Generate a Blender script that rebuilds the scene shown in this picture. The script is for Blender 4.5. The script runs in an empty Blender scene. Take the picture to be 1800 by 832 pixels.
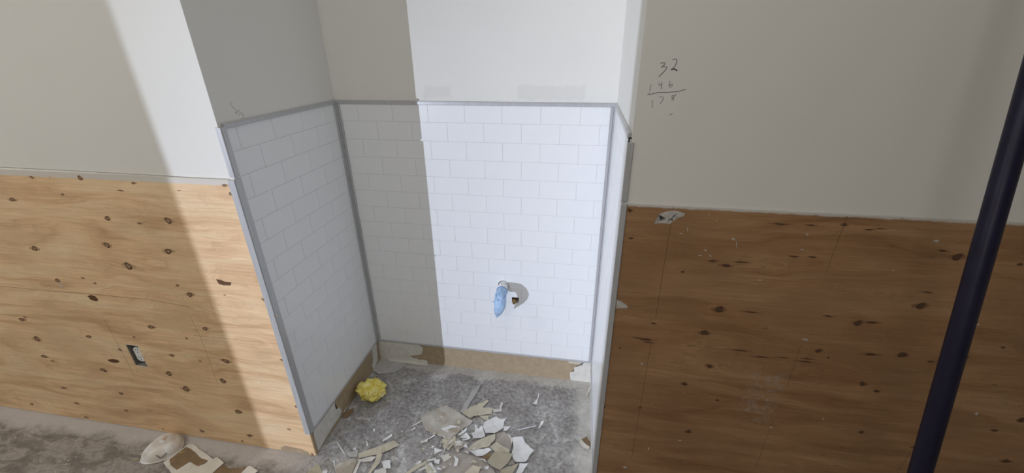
import bpy, bmesh, math, random
from mathutils import Vector, Matrix, noise

random.seed(7)
SC = bpy.context.scene
COL = SC.collection

# ------------------------------------------------------------------ camera
CAM_R = Vector((0.98593098, 0.16692788, -0.00867102))
CAM_U = Vector((-0.06194844, 0.413084, 0.90858351))
CAM_F = Vector((-0.15524978, 0.89526348, -0.41761324))
CAM_C = Vector((1.02379089, -1.0434727, 1.55834616))
FPX = 726.488
cam_data = bpy.data.cameras.new('camera')
cam_data.sensor_width = 36.0
cam_data.lens = FPX / 1800.0 * 36.0
cam_data.clip_start = 0.01
cam = bpy.data.objects.new('camera', cam_data)
m = Matrix((CAM_R, CAM_U, -CAM_F)).transposed().to_4x4()
m.translation = CAM_C
cam.matrix_world = m
COL.objects.link(cam)
SC.camera = cam

# ------------------------------------------------------------------ world, exposure, lights
SC.view_settings.view_transform = 'Standard'
SC.view_settings.look = 'None'
SC.view_settings.gamma = 1.0
SC.view_settings.use_curve_mapping = False
SC.view_settings.exposure = 0.0
world = bpy.data.worlds.new('world')
SC.world = world
world.use_nodes = True
world.node_tree.nodes['Background'].inputs[0].default_value = (0.5, 0.5, 0.5, 1)
world.node_tree.nodes['Background'].inputs[1].default_value = 0.05


def add_light(name, kind, loc, target, energy, color, **kw):
    ld = bpy.data.lights.new(name, kind)
    ld.energy = energy
    ld.color = color
    for k, v in kw.items():
        setattr(ld, k, v)
    lo = bpy.data.objects.new(name, ld)
    lo.location = loc
    d = Vector(target) - Vector(loc)
    lo.rotation_euler = d.to_track_quat('-Z', 'Y').to_euler()
    COL.objects.link(lo)
    return lo


# bright work lamp in the next room, shining past the added half open door
LAMP = Vector((-3.57, -6.0, 1.19))
add_light('work_lamp_beam', 'SPOT', LAMP, LAMP + Vector((0.640, 0.768, -0.075)), 1570, (0.72, 0.80, 1.0),
          shadow_soft_size=0.016, spot_size=math.radians(36), spot_blend=1.0)
# flood lamp behind the photographer and two added ceiling fill panels
add_light('flood_lamp', 'AREA', (0.1, -2.6, 2.34), (0.3, 0.2, 0.9), 8.0, (1.0, 0.98, 0.95),
          shape='SQUARE', size=0.36)
FILL_PANELS = ((-2.0, -1.5, 27.5), (0.7, -1.1, 9.0))
for px_, py_, pw_ in FILL_PANELS:
    add_light('added_fill_lamp', 'AREA', (px_, py_, 2.93), (px_, py_, 0), pw_, (1.0, 0.985, 0.96),
              shape='RECTANGLE', size=1.2, size_y=0.6)

# ------------------------------------------------------------------ measures (metres)
W, D = 1.135, 0.599          # alcove width and depth between the panel faces
ZB, ZT = 0.132, 1.352        # lower and upper edge of the tile panels
PLY_L, PLY_R = 1.2027, 1.1873
PP = 0.007                   # plywood stands proud of the drywall
WALLOFF = 0.005              # panel faces stand proud of the alcove walls
CEIL = 3.0


def ray(u, v):
    return CAM_F + CAM_R * ((u - 900) / FPX) - CAM_U * ((v - 416) / FPX)


def on_plane(u, v, axis, val):
    d = ray(u, v)
    t = (val - CAM_C[axis]) / d[axis]
    return CAM_C + d * t


# ------------------------------------------------------------------ material helpers
MATS = {}


class NT:
    def __init__(self, name):
        self.m = bpy.data.materials.new(name)
        self.m.use_nodes = True
        self.t = self.m.node_tree
        self.n = self.t.nodes
        self.b = self.n['Principled BSDF']
        self.tc = self.n.new('ShaderNodeTexCoord')
        self.co = self.tc.outputs['Object']
        MATS[name] = self.m

    def link(self, a, b):
        self.t.links.new(a, b)

    def mapping(self, scale, loc=(0, 0, 0), rot=(0, 0, 0), src=None):
        n = self.n.new('ShaderNodeMapping')
        n.inputs['Scale'].default_value = scale
        n.inputs['Location'].default_value = loc
        n.inputs['Rotation'].default_value = rot
        self.link(src or self.co, n.inputs['Vector'])
        return n.outputs[0]

    def noise(self, vec, scale, detail=4, rough=0.55, dist=0.0):
        n = self.n.new('ShaderNodeTexNoise')
        n.inputs['Scale'].default_value = scale
        n.inputs['Detail'].default_value = detail
        n.inputs['Roughness'].default_value = rough
        n.inputs['Distortion'].default_value = dist
        self.link(vec, n.inputs['Vector'])
        return n.outputs['Fac']

    def ramp(self, fac, stops, interp='LINEAR'):
        n = self.n.new('ShaderNodeValToRGB')
        n.color_ramp.interpolation = interp
        e = n.color_ramp.elements
        while len(e) < len(stops):
            e.new(0.5)
        for el, (p, c) in zip(e, stops):
            el.position = p
            el.color = c if len(c) == 4 else (*c, 1)
        self.link(fac, n.inputs[0])
        return n.outputs[0]

    def math(self, op, a, b=None, c=None, clamp=False):
        n = self.n.new('ShaderNodeMath')
        n.operation = op
        n.use_clamp = clamp
        for i, v in enumerate((a, b, c)):
            if v is None:
                continue
            if isinstance(v, (int, float)):
                n.inputs[i].default_value = v
            else:
                self.link(v, n.inputs[i])
        return n.outputs[0]

    def sstep(self, x, lo, hi):
        n = self.n.new('ShaderNodeMapRange')
        n.interpolation_type = 'SMOOTHSTEP'
        n.inputs[1].default_value = lo
        n.inputs[2].default_value = hi
        self.link(x, n.inputs[0])
        return n.outputs[0]

    def mix(self, fac, a, b, blend='MIX'):
        n = self.n.new('ShaderNodeMix')
        n.data_type = 'RGBA'
        n.blend_type = blend
        for i, v in ((0, fac), (6, a), (7, b)):
            if isinstance(v, (int, float)):
                n.inputs[i].default_value = v
            elif isinstance(v, tuple):
                n.inputs[i].default_value = (*v[:3], 1)
            else:
                self.link(v, n.inputs[i])
        return n.outputs[2]

    def xyz(self, src=None):
        n = self.n.new('ShaderNodeSeparateXYZ')
        self.link(src or self.co, n.inputs[0])
        return n.outputs

    def bump(self, h, strength=0.2, dist=0.002):
        n = self.n.new('ShaderNodeBump')
        n.inputs['Strength'].default_value = strength
        n.inputs['Distance'].default_value = dist
        self.link(h, n.inputs['Height'])
        self.link(n.outputs[0], self.b.inputs['Normal'])

    def out(self, color, rough=0.6, metallic=0.0, spec=0.5, coat=0.0):
        if isinstance(color, tuple):
            self.b.inputs['Base Color'].default_value = (*color[:3], 1)
        else:
            self.link(color, self.b.inputs['Base Color'])
        if isinstance(rough, (int, float)):
            self.b.inputs['Roughness'].default_value = rough
        else:
            self.link(rough, self.b.inputs['Roughness'])
        self.b.inputs['Metallic'].default_value = metallic
        self.b.inputs['Specular IOR Level'].default_value = spec
        self.b.inputs['Coat Weight'].default_value = coat
        return self.m


def mottled(name, c, var=0.12, scale=40, rough=0.8, spec=0.3, bump=0.25, metallic=0.0, c2=None):
    t = NT(name)
    n1 = t.noise(t.co, scale, 5, 0.6)
    lo = tuple(x * (1 - var) for x in c)
    hi = tuple(min(1, x * (1 + var)) for x in c)
    col = t.ramp(n1, [(0.3, lo), (0.7, hi)])
    if c2:
        n2 = t.noise(t.co, scale * 0.35, 3, 0.6)
        col = t.mix(t.sstep(n2, 0.46, 0.6), col, c2)
    if bump:
        t.bump(t.noise(t.co, scale * 4, 4), bump, 0.001)
    return t.out(col, rough, metallic, spec)


def paint(name, c, patches=()):
    """matt wall paint with roller texture; patches = primer rectangles (x0, x1, z0, z1)"""
    t = NT(name)
    n = t.noise(t.co, 3.0, 4)
    col = t.ramp(n, [(0.3, tuple(x * 0.97 for x in c)), (0.7, c)])
    if patches:
        o = t.xyz()
        wob = t.math('MULTIPLY', t.math('SUBTRACT', t.noise(t.co, 30, 3), 0.5), 0.03)
        xx = t.math('ADD', o[0], wob)
        zz = t.math('ADD', o[2], wob)
        for x0, x1, z0, z1 in patches:
            f = t.math('MULTIPLY', t.math('MULTIPLY', t.sstep(xx, x0 - .006, x0 + .006), t.sstep(xx, x1 + .006, x1 - .006)),
                       t.math('MULTIPLY', t.sstep(zz, z0 - .006, z0 + .006), t.sstep(zz, z1 + .006, z1 - .006)))
            col = t.mix(t.math('MULTIPLY', f, 0.5), col, tuple(x * 0.84 for x in c))
    t.bump(t.noise(t.co, 260, 3), 0.12, 0.0006)
    return t.out(col, 0.55, 0, 0.3)


def plywood(name, c_lo, c_mid, c_hi, fleck, ztop, seed, dust=None, paint_h=0.014, stain=None, fleckamt=1.0):
    t = NT(name)
    o = t.xyz()
    warp = t.mapping((1.1, 1, 5.0), (seed, seed * 1.7, 0))
    w = t.noise(warp, 1.6, 3, 0.5)
    comb = t.n.new('ShaderNodeCombineXYZ')
    t.link(t.math('MULTIPLY', o[0], 1.0), comb.inputs[0])
    t.link(t.math('ADD', t.math('MULTIPLY', o[2], 9.0), t.math('MULTIPLY', w, 2.6)), comb.inputs[2])
    comb.inputs[1].default_value = seed
    band = t.noise(comb.outputs[0], 1.9, 6, 0.62, 0.25)
    col = t.ramp(band, [(0.33, c_lo), (0.5, c_mid), (0.66, c_hi)])
    # fine fibre streaks
    fib = t.noise(t.mapping((5, 1, 210), (seed, 0, 0)), 1.0, 5, 0.65)
    col = t.mix(0.55, col, t.ramp(fib, [(0.25, (0.66, 0.61, 0.56)), (0.6, (1.04, 1.03, 1.02))]), 'MULTIPLY')
    mid = t.noise(t.mapping((3.5, 1, 42), (seed + 1, 0, 4)), 1.0, 4, 0.6, 0.4)
    col = t.mix(0.42, col, t.ramp(mid, [(0.3, (0.72, 0.68, 0.64)), (0.55, (1.0, 1.0, 1.0)), (0.75, (1.08, 1.06, 1.03))]), 'MULTIPLY')
    # cathedral contour lines
    lines = t.math('FRACT', t.math('MULTIPLY', band, 15.0))
    ln = t.math('MULTIPLY', t.sstep(lines, 0.72, 0.97), t.sstep(t.noise(t.mapping((2, 1, 8), (seed + 3, 0, 0)), 1.0, 2), 0.42, 0.62))
    col = t.mix(t.math('MULTIPLY', ln, 0.42), col, tuple(x * 0.6 for x in c_mid))
    # short dark flecks along the grain
    fl = t.noise(t.mapping((22, 1, 190), (seed + 9, 0, 2)), 1.0, 2, 0.5)
    zone = t.noise(t.mapping((2.2, 1, 4.5), (seed + 5, 0, 1)), 1.0, 2)
    f = t.math('MULTIPLY', t.sstep(fl, 0.66, 0.74), t.sstep(zone, 0.5, 0.64))
    col = t.mix(t.math('MULTIPLY', f, fleckamt), col, fleck)
    # wide blotches
    bl = t.noise(t.mapping((2.5, 1, 3.5), (seed + 2, 0, 7)), 1.0, 3)
    col = t.mix(t.math('MULTIPLY', t.sstep(bl, 0.46, 0.68), 0.5), col, tuple(x * 0.72 for x in c_mid))
    # wall paint lapped over the top edge
    rag = t.math('MULTIPLY', t.noise(t.mapping((1, 1, 1)), 38, 6, 0.7), 0.012)
    edge = t.math('ADD', o[2], rag)
    col = t.mix(t.math('MULTIPLY', t.sstep(edge, ztop - paint_h + .004, ztop - paint_h + .009), 0.85), col, (0.66, 0.65, 0.61))
    if dust:      # dusty boot print
        x0, x1, z0, z1 = dust
        gx = t.math('MULTIPLY', t.sstep(o[0], x0, x0 + .035), t.sstep(o[0], x1, x1 - .03))
        gz = t.math('MULTIPLY', t.sstep(o[2], z0, z0 + .05), t.sstep(o[2], z1, z1 - .02))
        dn = t.noise(t.co, 75, 5, 0.75)
        df = t.math('MULTIPLY', t.math('MULTIPLY', gx, gz), t.sstep(dn, 0.44, 0.66))
        col = t.mix(t.math('MULTIPLY', df, 0.5), col, (0.42, 0.38, 0.34))
    t.bump(fib, 0.15, 0.0008)
    return t.out(col, 0.55, 0, 0.35)


M_wall = paint('painted_drywall', (0.80, 0.785, 0.735))
M_wall_back = paint('painted_drywall_back', (0.80, 0.785, 0.735), ((0.765, 1.02, 1.372, 1.425), (0.39, 0.50, 1.375, 1.42)))
M_ceil = paint('ceiling_paint', (0.75, 0.75, 0.73))
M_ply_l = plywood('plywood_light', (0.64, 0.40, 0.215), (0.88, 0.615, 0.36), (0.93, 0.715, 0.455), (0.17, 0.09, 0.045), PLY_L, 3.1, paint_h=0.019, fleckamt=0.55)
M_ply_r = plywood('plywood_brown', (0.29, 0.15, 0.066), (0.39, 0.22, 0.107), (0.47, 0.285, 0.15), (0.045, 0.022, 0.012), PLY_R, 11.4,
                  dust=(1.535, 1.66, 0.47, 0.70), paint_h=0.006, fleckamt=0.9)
M_ply_edge = mottled('plywood_edge', (0.36, 0.22, 0.12), 0.25, 60, 0.7)

t = NT('tile_gloss')
t.bump(t.noise(t.co, 160, 3), 0.03, 0.0005)
M_tile = t.out(t.ramp(t.noise(t.co, 6, 3), [(0.3, (0.85, 0.86, 0.865)), (0.7, (0.88, 0.885, 0.885))]), 0.26, 0, 0.5)
M_grout = mottled('tile_joint', (0.64, 0.645, 0.65), 0.12, 80, 0.7, bump=0)
t = NT('trim_satin')
M_trim = t.out(t.ramp(t.noise(t.mapping((60, 60, 3)), 4, 3), [(0.3, (0.46, 0.46, 0.47)), (0.7, (0.55, 0.55, 0.555))]), 0.30, 0.15, 0.6)
M_dark = mottled('dark_gap', (0.03, 0.027, 0.025), 0.2, 60, 0.9)
M_brownpaper = mottled('bare_drywall_paper', (0.42, 0.325, 0.215), 0.12, 35, 0.85, 0.2, 0.3)
M_oldpaint = mottled('old_paint_patch', (0.72, 0.70, 0.64), 0.10, 30, 0.7, 0.3, 0.4)
M_pencil = mottled('pencil_graphite', (0.14, 0.135, 0.13), 0.25, 400, 0.6, bump=0)
M_pencil_f = mottled('pencil_graphite_faint', (0.30, 0.29, 0.27), 0.2, 400, 0.6, bump=0)
M_pencil_w = mottled('pencil_on_wood', (0.10, 0.06, 0.035), 0.2, 400, 0.6, bump=0)
M_knot_ring = mottled('knot_ring', (0.10, 0.052, 0.028), 0.35, 300, 0.6, bump=0)
M_knot_core_l = mottled('knot_core_light', (0.36, 0.22, 0.125), 0.3, 300, 0.6, bump=0)
M_knot_core_r = mottled('knot_core_dark', (0.11, 0.06, 0.032), 0.3, 300, 0.6, bump=0)
M_tail_l = mottled('grain_halo_light', (0.52, 0.335, 0.19), 0.2, 200, 0.6, bump=0)
M_tail_r = mottled('grain_halo_dark', (0.24, 0.125, 0.058), 0.2, 200, 0.6, bump=0)
M_patch = mottled('dark_veneer_patch', (0.13, 0.062, 0.026), 0.25, 120, 0.6, bump=0)
M_whitewash = mottled('filler_smear', (0.52, 0.49, 0.45), 0.18, 90, 0.8, bump=0.4)
M_pvc = mottled('pipe_plastic', (0.80, 0.80, 0.79), 0.04, 60, 0.35, 0.5, 0)
M_brass = mottled('tarnished_brass', (0.36, 0.25, 0.11), 0.35, 120, 0.38, 0.5, 0.2, metallic=0.8)
M_steel = mottled('galvanised_box', (0.30, 0.28, 0.25), 0.25, 70, 0.5, 0.5, 0.1, metallic=0.4)
M_outlet = mottled('outlet_plastic', (0.80, 0.80, 0.78), 0.04, 60, 0.4, 0.5, 0)
t = NT('nitrile_blue')
t.bump(t.noise(t.co, 90, 4), 0.35, 0.003)
M_glove = t.out(t.ramp(t.noise(t.co, 60, 4), [(0.3, (0.34, 0.51, 0.76)), (0.7, (0.48, 0.65, 0.86))]), 0.45, 0, 0.4)
M_glove_shade = mottled('nitrile_blue_shade', (0.16, 0.30, 0.56), 0.2, 120, 0.5)  # darker glove blue that paints shade at the cuff and in creases
M_pole = mottled('navy_pole', (0.009, 0.007, 0.024), 0.25, 30, 0.42, 0.28, 0)
M_mask = mottled('mask_felt', (0.84, 0.83, 0.81), 0.08, 26, 0.85, 0.2, 0.3, c2=(0.72, 0.66, 0.59))
M_clip = mottled('mask_clip_metal', (0.28, 0.29, 0.29), 0.1, 80, 0.35, 0.5, 0, metallic=0.7)
M_strap = mottled('yellow_elastic', (0.52, 0.45, 0.16), 0.2, 120, 0.7)
M_print = mottled('orange_print', (0.62, 0.42, 0.30), 0.2, 160, 0.8, bump=0)
t = NT('yellow_paper')
t.bump(t.noise(t.co, 70, 5), 0.6, 0.004)
M_yellow = t.out(t.ramp(t.noise(t.co, 38, 5), [(0.3, (0.74, 0.56, 0.06)), (0.5, (0.93, 0.80, 0.20)), (0.7, (0.95, 0.88, 0.42))]), 0.6, 0, 0.3)
M_yellow_p = mottled('yellow_paper_pale', (0.74, 0.66, 0.33), 0.12, 80, 0.6)

P_beige = mottled('paper_beige_grey', (0.54, 0.51, 0.45), 0.16, 22, 0.85, 0.2, 0.4, c2=(0.43, 0.375, 0.30))
P_cream = mottled('paper_cream', (0.60, 0.555, 0.43), 0.10, 26, 0.85, 0.2, 0.3)
P_white = mottled('paper_white', (0.83, 0.83, 0.82), 0.07, 26, 0.8, 0.2, 0.3)
P_brown = mottled('paper_brown_grey', (0.42, 0.375, 0.33), 0.14, 20, 0.85, 0.2, 0.4, c2=(0.50, 0.455, 0.41))
P_card = mottled('paper_brown', (0.25, 0.175, 0.105), 0.14, 30, 0.85, 0.2, 0.3)
P_ivory = mottled('paper_ivory', (0.72, 0.69, 0.62), 0.08, 26, 0.85, 0.2, 0.3)
P_putty = mottled('putty_grey', (0.50, 0.485, 0.46), 0.12, 40, 0.85, 0.2, 0.4)
t = NT('paper_ribbed')
rb = t.n.new('ShaderNodeTexWave')
rb.inputs['Scale'].default_value = 58
rb.inputs['Distortion'].default_value = 0.3
t.link(t.mapping((1, 1, 1), rot=(0, 0, 0.5)), rb.inputs['Vector'])
t.bump(rb.outputs['Fac'], 0.7, 0.003)
P_rib = t.out(t.ramp(rb.outputs['Fac'], [(0.1, (0.46, 0.41, 0.29)), (0.7, (0.64, 0.59, 0.45))]), 0.85, 0, 0.2)

# concrete floor with adhesive and plaster residue
t = NT('concrete')
o = t.xyz()
n1 = t.noise(t.co, 9, 8, 0.68)
n2 = t.noise(t.co, 60, 6, 0.7)
n3 = t.noise(t.co, 230, 3, 0.6)
base = t.ramp(n1, [(0.3, (0.26, 0.243, 0.23)), (0.52, (0.38, 0.363, 0.35)), (0.72, (0.51, 0.50, 0.48))])
base = t.mix(0.95, base, t.ramp(n2, [(0.32, (0.5, 0.5, 0.5)), (0.6, (1.22, 1.22, 1.22))]), 'MULTIPLY')
base = t.mix(t.math('MULTIPLY', t.sstep(n3, 0.62, 0.72), 0.55), base, (0.055, 0.05, 0.048))
# whitish plaster splashes in the alcove
sp = t.noise(t.mapping((1, 1, 1), (4.3, 1.2, 0)), 7, 9, 0.74, 0.6)
inal = t.math('MULTIPLY', t.sstep(o[0], -0.08, 0.02), 1.0)
base = t.mix(t.math('MULTIPLY', t.math('MULTIPLY', t.sstep(sp, 0.53, 0.63), inal), 0.8), base, (0.70, 0.69, 0.665))
# trowelled adhesive smears in front of the light plywood
sm = t.noise(t.mapping((2.4, 5.5, 1), (2.0, 7.0, 0), (0, 0, -0.55)), 3.2, 8, 0.74, 0.7)
out = t.sstep(o[0], 0.02, -0.10)
smc = t.ramp(sm, [(0.32, (0.15, 0.132, 0.112)), (0.47, (0.235, 0.21, 0.185)), (0.56, (0.40, 0.37, 0.345)), (0.63, (0.26, 0.235, 0.21)), (0.74, (0.54, 0.51, 0.475))])
smc = t.mix(0.5, smc, t.ramp(n2, [(0.3, (0.6, 0.6, 0.6)), (0.62, (1.15, 1.15, 1.15))]), 'MULTIPLY')
base = t.mix(t.math('MULTIPLY', out, 0.9), base, smc)
# pale overspray band along the walls
wob = t.math('MULTIPLY', t.math('SUBTRACT', t.noise(t.co, 8, 6, 0.7), 0.5), 0.16)
nearw = t.sstep(t.math('ADD', o[1], wob), -0.105, -0.045)
band = t.math('MULTIPLY', nearw, out)
base = t.mix(t.math('MULTIPLY', band, 0.85), base, (0.56, 0.53, 0.51))
wob2 = t.math('MULTIPLY', t.math('SUBTRACT', t.noise(t.co, 16, 7, 0.75), 0.5), 0.14)
edge = t.math('MAXIMUM', t.sstep(t.math('ADD', o[1], wob2), D - 0.075, D - 0.03), t.math('MULTIPLY', t.sstep(t.math('ADD', o[0], wob2), W - 0.09, W - 0.03), t.sstep(o[1], -0.05, 0.05)))
base = t.mix(t.math('MULTIPLY', t.math('MULTIPLY', edge, inal), 0.6), base, (0.70, 0.68, 0.63))
t.bump(t.math('ADD', t.math('ADD', n2, t.math('MULTIPLY', sm, 1.5)), sp), 0.5, 0.004)
M_floor = t.out(base, 0.7, 0, 0.35)


# ------------------------------------------------------------------ object helpers
def link_obj(name, me, mats, parent=None):
    ob = bpy.data.objects.new(name, me)
    COL.objects.link(ob)
    if me is not None and mats and not me.materials:
        for mm in (mats if isinstance(mats, (list, tuple)) else [mats]):
            me.materials.append(mm)
    if parent is not None:
        ob.parent = parent
    return ob


def mesh_from_bm(name, bm, smooth=False):
    me = bpy.data.meshes.new(name)
    bmesh.ops.recalc_face_normals(bm, faces=bm.faces[:])
    bm.to_mesh(me)
    bm.free()
    if smooth:
        for p in me.polygons:
            p.use_smooth = True
    return me


def bm_box(bm, lo, hi, bevel=0.0):
    r = bmesh.ops.create_cube(bm, size=1.0)
    vs = r['verts']
    c = [(a + b) / 2 for a, b in zip(lo, hi)]
    s = [b - a for a, b in zip(lo, hi)]
    for v in vs:
        v.co = Vector((c[i] + v.co[i] * s[i] for i in range(3)))
    if bevel:
        es = list({e for v in vs for e in v.link_edges})
        bmesh.ops.bevel(bm, geom=es, offset=bevel, segments=1, affect='EDGES')


def box(name, lo, hi, mat, parent=None, bevel=0.0):
    bm = bmesh.new()
    bm_box(bm, lo, hi, bevel)
    return link_obj(name, mesh_from_bm(name, bm), mat, parent)


def tag(ob, label=None, cat=None, group=None, kind=None):
    if label:
        ob['label'] = label
    if cat:
        ob['category'] = cat
    if group:
        ob['group'] = group
    if kind:
        ob['kind'] = kind
    return ob


def empty(name, loc):
    ob = bpy.data.objects.new(name, None)
    ob.empty_display_size = 0.05
    ob.location = loc
    COL.objects.link(ob)
    return ob


def structure(name, lo, hi, mat, label=None, bevel=0.0):
    ob = box(name, lo, hi, mat, None, bevel)
    ob['kind'] = 'structure'
    if label:
        ob['label'] = label
    return ob


def adopt(child, parent):
    """parent a world-space mesh object to an empty that stands somewhere"""
    child.parent = parent
    child.matrix_parent_inverse = Matrix.Translation(-Vector(parent.location))
    return child


def tube_mesh(name, pts, rad, seg=8, cap=True, smooth=True):
    bm = bmesh.new()
    rings = []
    n = len(pts)
    up = None
    for i, p in enumerate(pts):
        p = Vector(p)
        d = (Vector(pts[min(i + 1, n - 1)]) - Vector(pts[max(i - 1, 0)])).normalized()
        if up is None:
            up = d.orthogonal().normalized()
        up = (up - d * up.dot(d)).normalized()
        s = d.cross(up)
        r = rad[i] if isinstance(rad, (list, tuple)) else rad
        rings.append([bm.verts.new(p + (up * math.cos(2 * math.pi * k / seg) + s * math.sin(2 * math.pi * k / seg)) * r) for k in range(seg)])
    for a, b in zip(rings, rings[1:]):
        for k in range(seg):
            bm.faces.new((a[k], a[(k + 1) % seg], b[(k + 1) % seg], b[k]))
    if cap:
        bm.faces.new(rings[0][::-1])
        bm.faces.new(rings[-1])
    return mesh_from_bm(name, bm, smooth)


# ------------------------------------------------------------------ the room
structure('floor', (-3.3, -3.5, -0.1), (3.9, D + 0.12, 0.0), M_floor, 'bare grey concrete floor with plaster and adhesive residue')
structure('ceiling', (-3.3, -3.5, CEIL), (3.9, D + 0.12, CEIL + 0.1), M_ceil, 'flat white painted ceiling')
wl = structure('wall_left', (-3.3, 0.0, 0.0), (-WALLOFF, 0.1, CEIL), M_wall, 'cream painted drywall left of the alcove above pale plywood')
wr = structure('wall_right', (W + WALLOFF, 0.0, 0.0), (3.9, 0.1, CEIL), M_wall, 'cream painted drywall right of the alcove above brown plywood')
wal = structure('wall_alcove_left', (-0.105, 0.1, 0.0), (-WALLOFF, D + WALLOFF, CEIL), M_wall, 'shaded left return wall of the alcove above the tile panel')
war = structure('wall_alcove_right', (W + WALLOFF, 0.1, 0.0), (W + 0.105, D + WALLOFF, CEIL), M_wall, 'bright right return wall of the alcove')
wb = structure('wall_back', (-0.105, D + WALLOFF, 0.0), (W + 0.105, D + 0.12, CEIL), M_wall_back, 'back wall of the alcove with cream paint above the tiles')
structure('wall_far_left', (-3.4, -3.5, 0.0), (-3.3, 0.1, CEIL), M_wall)
structure('wall_far_right', (3.9, -3.5, 0.0), (4.0, 0.1, CEIL), M_wall)
# wall behind the photographer with the doorway that lets the lamp light through
bm = bmesh.new()
DX0, DX1 = -2.41, -1.567
bm_box(bm, (-3.3, -3.5, 0), (DX0, -3.4, CEIL))
bm_box(bm, (DX1, -3.5, 0), (3.9, -3.4, CEIL))
bm_box(bm, (DX0, -3.5, 2.1), (DX1, -3.4, CEIL))
ob = link_obj('wall_rear', mesh_from_bm('wall_rear', bm), M_wall)
ob['kind'] = 'structure'
th = math.radians(44)
door = box('added_door', (0, -0.02, 0.01), (0.81, 0.02, 2.08), M_wall)  # unseen leaf added ajar to cut off the left of the lamp beam
door.location = (DX0, -3.4, 0)
door.rotation_euler = (0, 0, th)
door['kind'] = 'structure'

# unseen housings made up for the added ceiling fill lamps
for px_, py_, pw_ in FILL_PANELS:
    fx = empty('added_ceiling_fill', (px_, py_, CEIL))
    adopt(box('frame', (px_ - .62, py_ - .32, 2.945), (px_ + .62, py_ + .32, 2.9995), M_ceil), fx)
    tag(fx, 'added flat rectangular ceiling fill panel %s' % ('above the camera' if px_ > 0 else 'over the left wall'), 'added fill light', 'added ceiling fill panels')

# bare drywall strips where the old base was pulled off
bs = ZB + 0.004
box('bare_strip', (0.0, D + WALLOFF - 0.0025, 0.0), (W, D + WALLOFF, bs), M_brownpaper, wb)
box('bare_strip', (-WALLOFF, 0.001, 0.0), (-WALLOFF + 0.0025, D, bs), M_brownpaper, wal)
box('bare_strip', (W + WALLOFF - 0.0025, 0.0, 0.0), (W + WALLOFF, D, bs), M_oldpaint, war)


def plate(name, pts, nrm, thick, mat, parent, jitter=0.0, sub=2):
    """thin slab with a ragged outline: pts are 3D points in a plane, extruded along nrm"""
    nrm = Vector(nrm)
    out = []
    n = len(pts)
    for i in range(n):
        a, b = Vector(pts[i]), Vector(pts[(i + 1) % n])
        e = b - a
        side = e.cross(nrm).normalized() if e.length > 1e-6 else Vector((0, 0, 0))
        for k in range(sub):
            q = a + e * (k / sub)
            if k:
                q = q + side * random.uniform(-jitter, jitter)
            out.append(q)
    bm = bmesh.new()
    lo = [bm.verts.new(p) for p in out]
    hi = [bm.verts.new(p + nrm * thick) for p in out]
    bm.faces.new(lo[::-1])
    bm.faces.new(hi)
    for i in range(len(out)):
        j = (i + 1) % len(out)
        bm.faces.new((lo[i], lo[j], hi[j], hi[i]))
    bmesh.ops.triangulate(bm, faces=bm.faces[:])
    return link_obj(name, mesh_from_bm(name, bm), mat, parent)


yb = D + WALLOFF - 0.0025
bkp = lambda lst: [on_plane(u, v, 1, yb) for u, v in lst]
Z3 = lambda lst: [(520 + a / 3, 555 + b / 3) for a, b in lst]
plate('paint_patch', bkp(Z3([(428, 130), (560, 143), (650, 155), (670, 172), (662, 205), (600, 212), (500, 206), (430, 200)])), (0, -1, 0), 0.0012, M_oldpaint, wb, 0.0012)
plate('paint_patch', bkp(Z3([(430, 201), (500, 207), (598, 213), (640, 230), (690, 236), (700, 256), (600, 250), (500, 240), (430, 234)])), (0, -1, 0), 0.0012, M_oldpaint, wb, 0.0008)
plate('paint_patch', bkp(Z3([(1556, 246), (1520, 244), (1512, 262), (1470, 272), (1468, 292), (1445, 300), (1450, 345), (1556, 358)])), (0, -1, 0), 0.0012, M_oldpaint, wb, 0.002)
plate('paint_patch', bkp(Z3([(1435, 240), (1510, 247), (1500, 258), (1440, 252)])), (0, -1, 0), 0.001, P_cream, wb, 0.001)
xl = -WALLOFF + 0.0025
lfp = lambda lst: [on_plane(u, v, 0, xl) for u, v in lst]
plate('paint_patch', lfp(Z3([(92, 612), (205, 455), (208, 500), (228, 484), (243, 500), (225, 540), (175, 610), (118, 715), (100, 660)])), (1, 0, 0), 0.0012, M_oldpaint, wal, 0.002)
plate('paint_patch', lfp(Z3([(400, 178), (424, 140), (430, 235), (412, 285), (400, 262), (408, 225)])), (1, 0, 0), 0.0012, M_oldpaint, wal, 0.002)

# ------------------------------------------------------------------ tile panels
TW, TH, GAP, TT = 0.1524, 0.0762, 0.0013, 0.0008
ROW0 = 1.281     # height of the first joint below the top trim
tile_cache = {}


def tile_mesh(w, h):
    key = (round(w, 4), round(h, 4))
    if key not in tile_cache:
        bm = bmesh.new()
        e = 0.0006
        a = [bm.verts.new(p) for p in ((0, 0, 0), (w, 0, 0), (w, 0, h), (0, 0, h))]
        b = [bm.verts.new(p) for p in ((e * .3, -TT * .6, e * .3), (w - e * .3, -TT * .6, e * .3), (w - e * .3, -TT * .6, h - e * .3), (e * .3, -TT * .6, h - e * .3))]
        c = [bm.verts.new(p) for p in ((e, -TT, e), (w - e, -TT, e), (w - e, -TT, h - e), (e, -TT, h - e))]
        for p, q in ((a, b), (b, c)):
            for k in range(4):
                bm.faces.new((p[k], p[(k + 1) % 4], q[(k + 1) % 4], q[k]))
        bm.faces.new(c)
        bm.faces.new(a[::-1])
        me = mesh_from_bm('tile', bm)
        me.materials.append(M_tile)
        tile_cache[key] = me
    return tile_cache[key]


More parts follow.
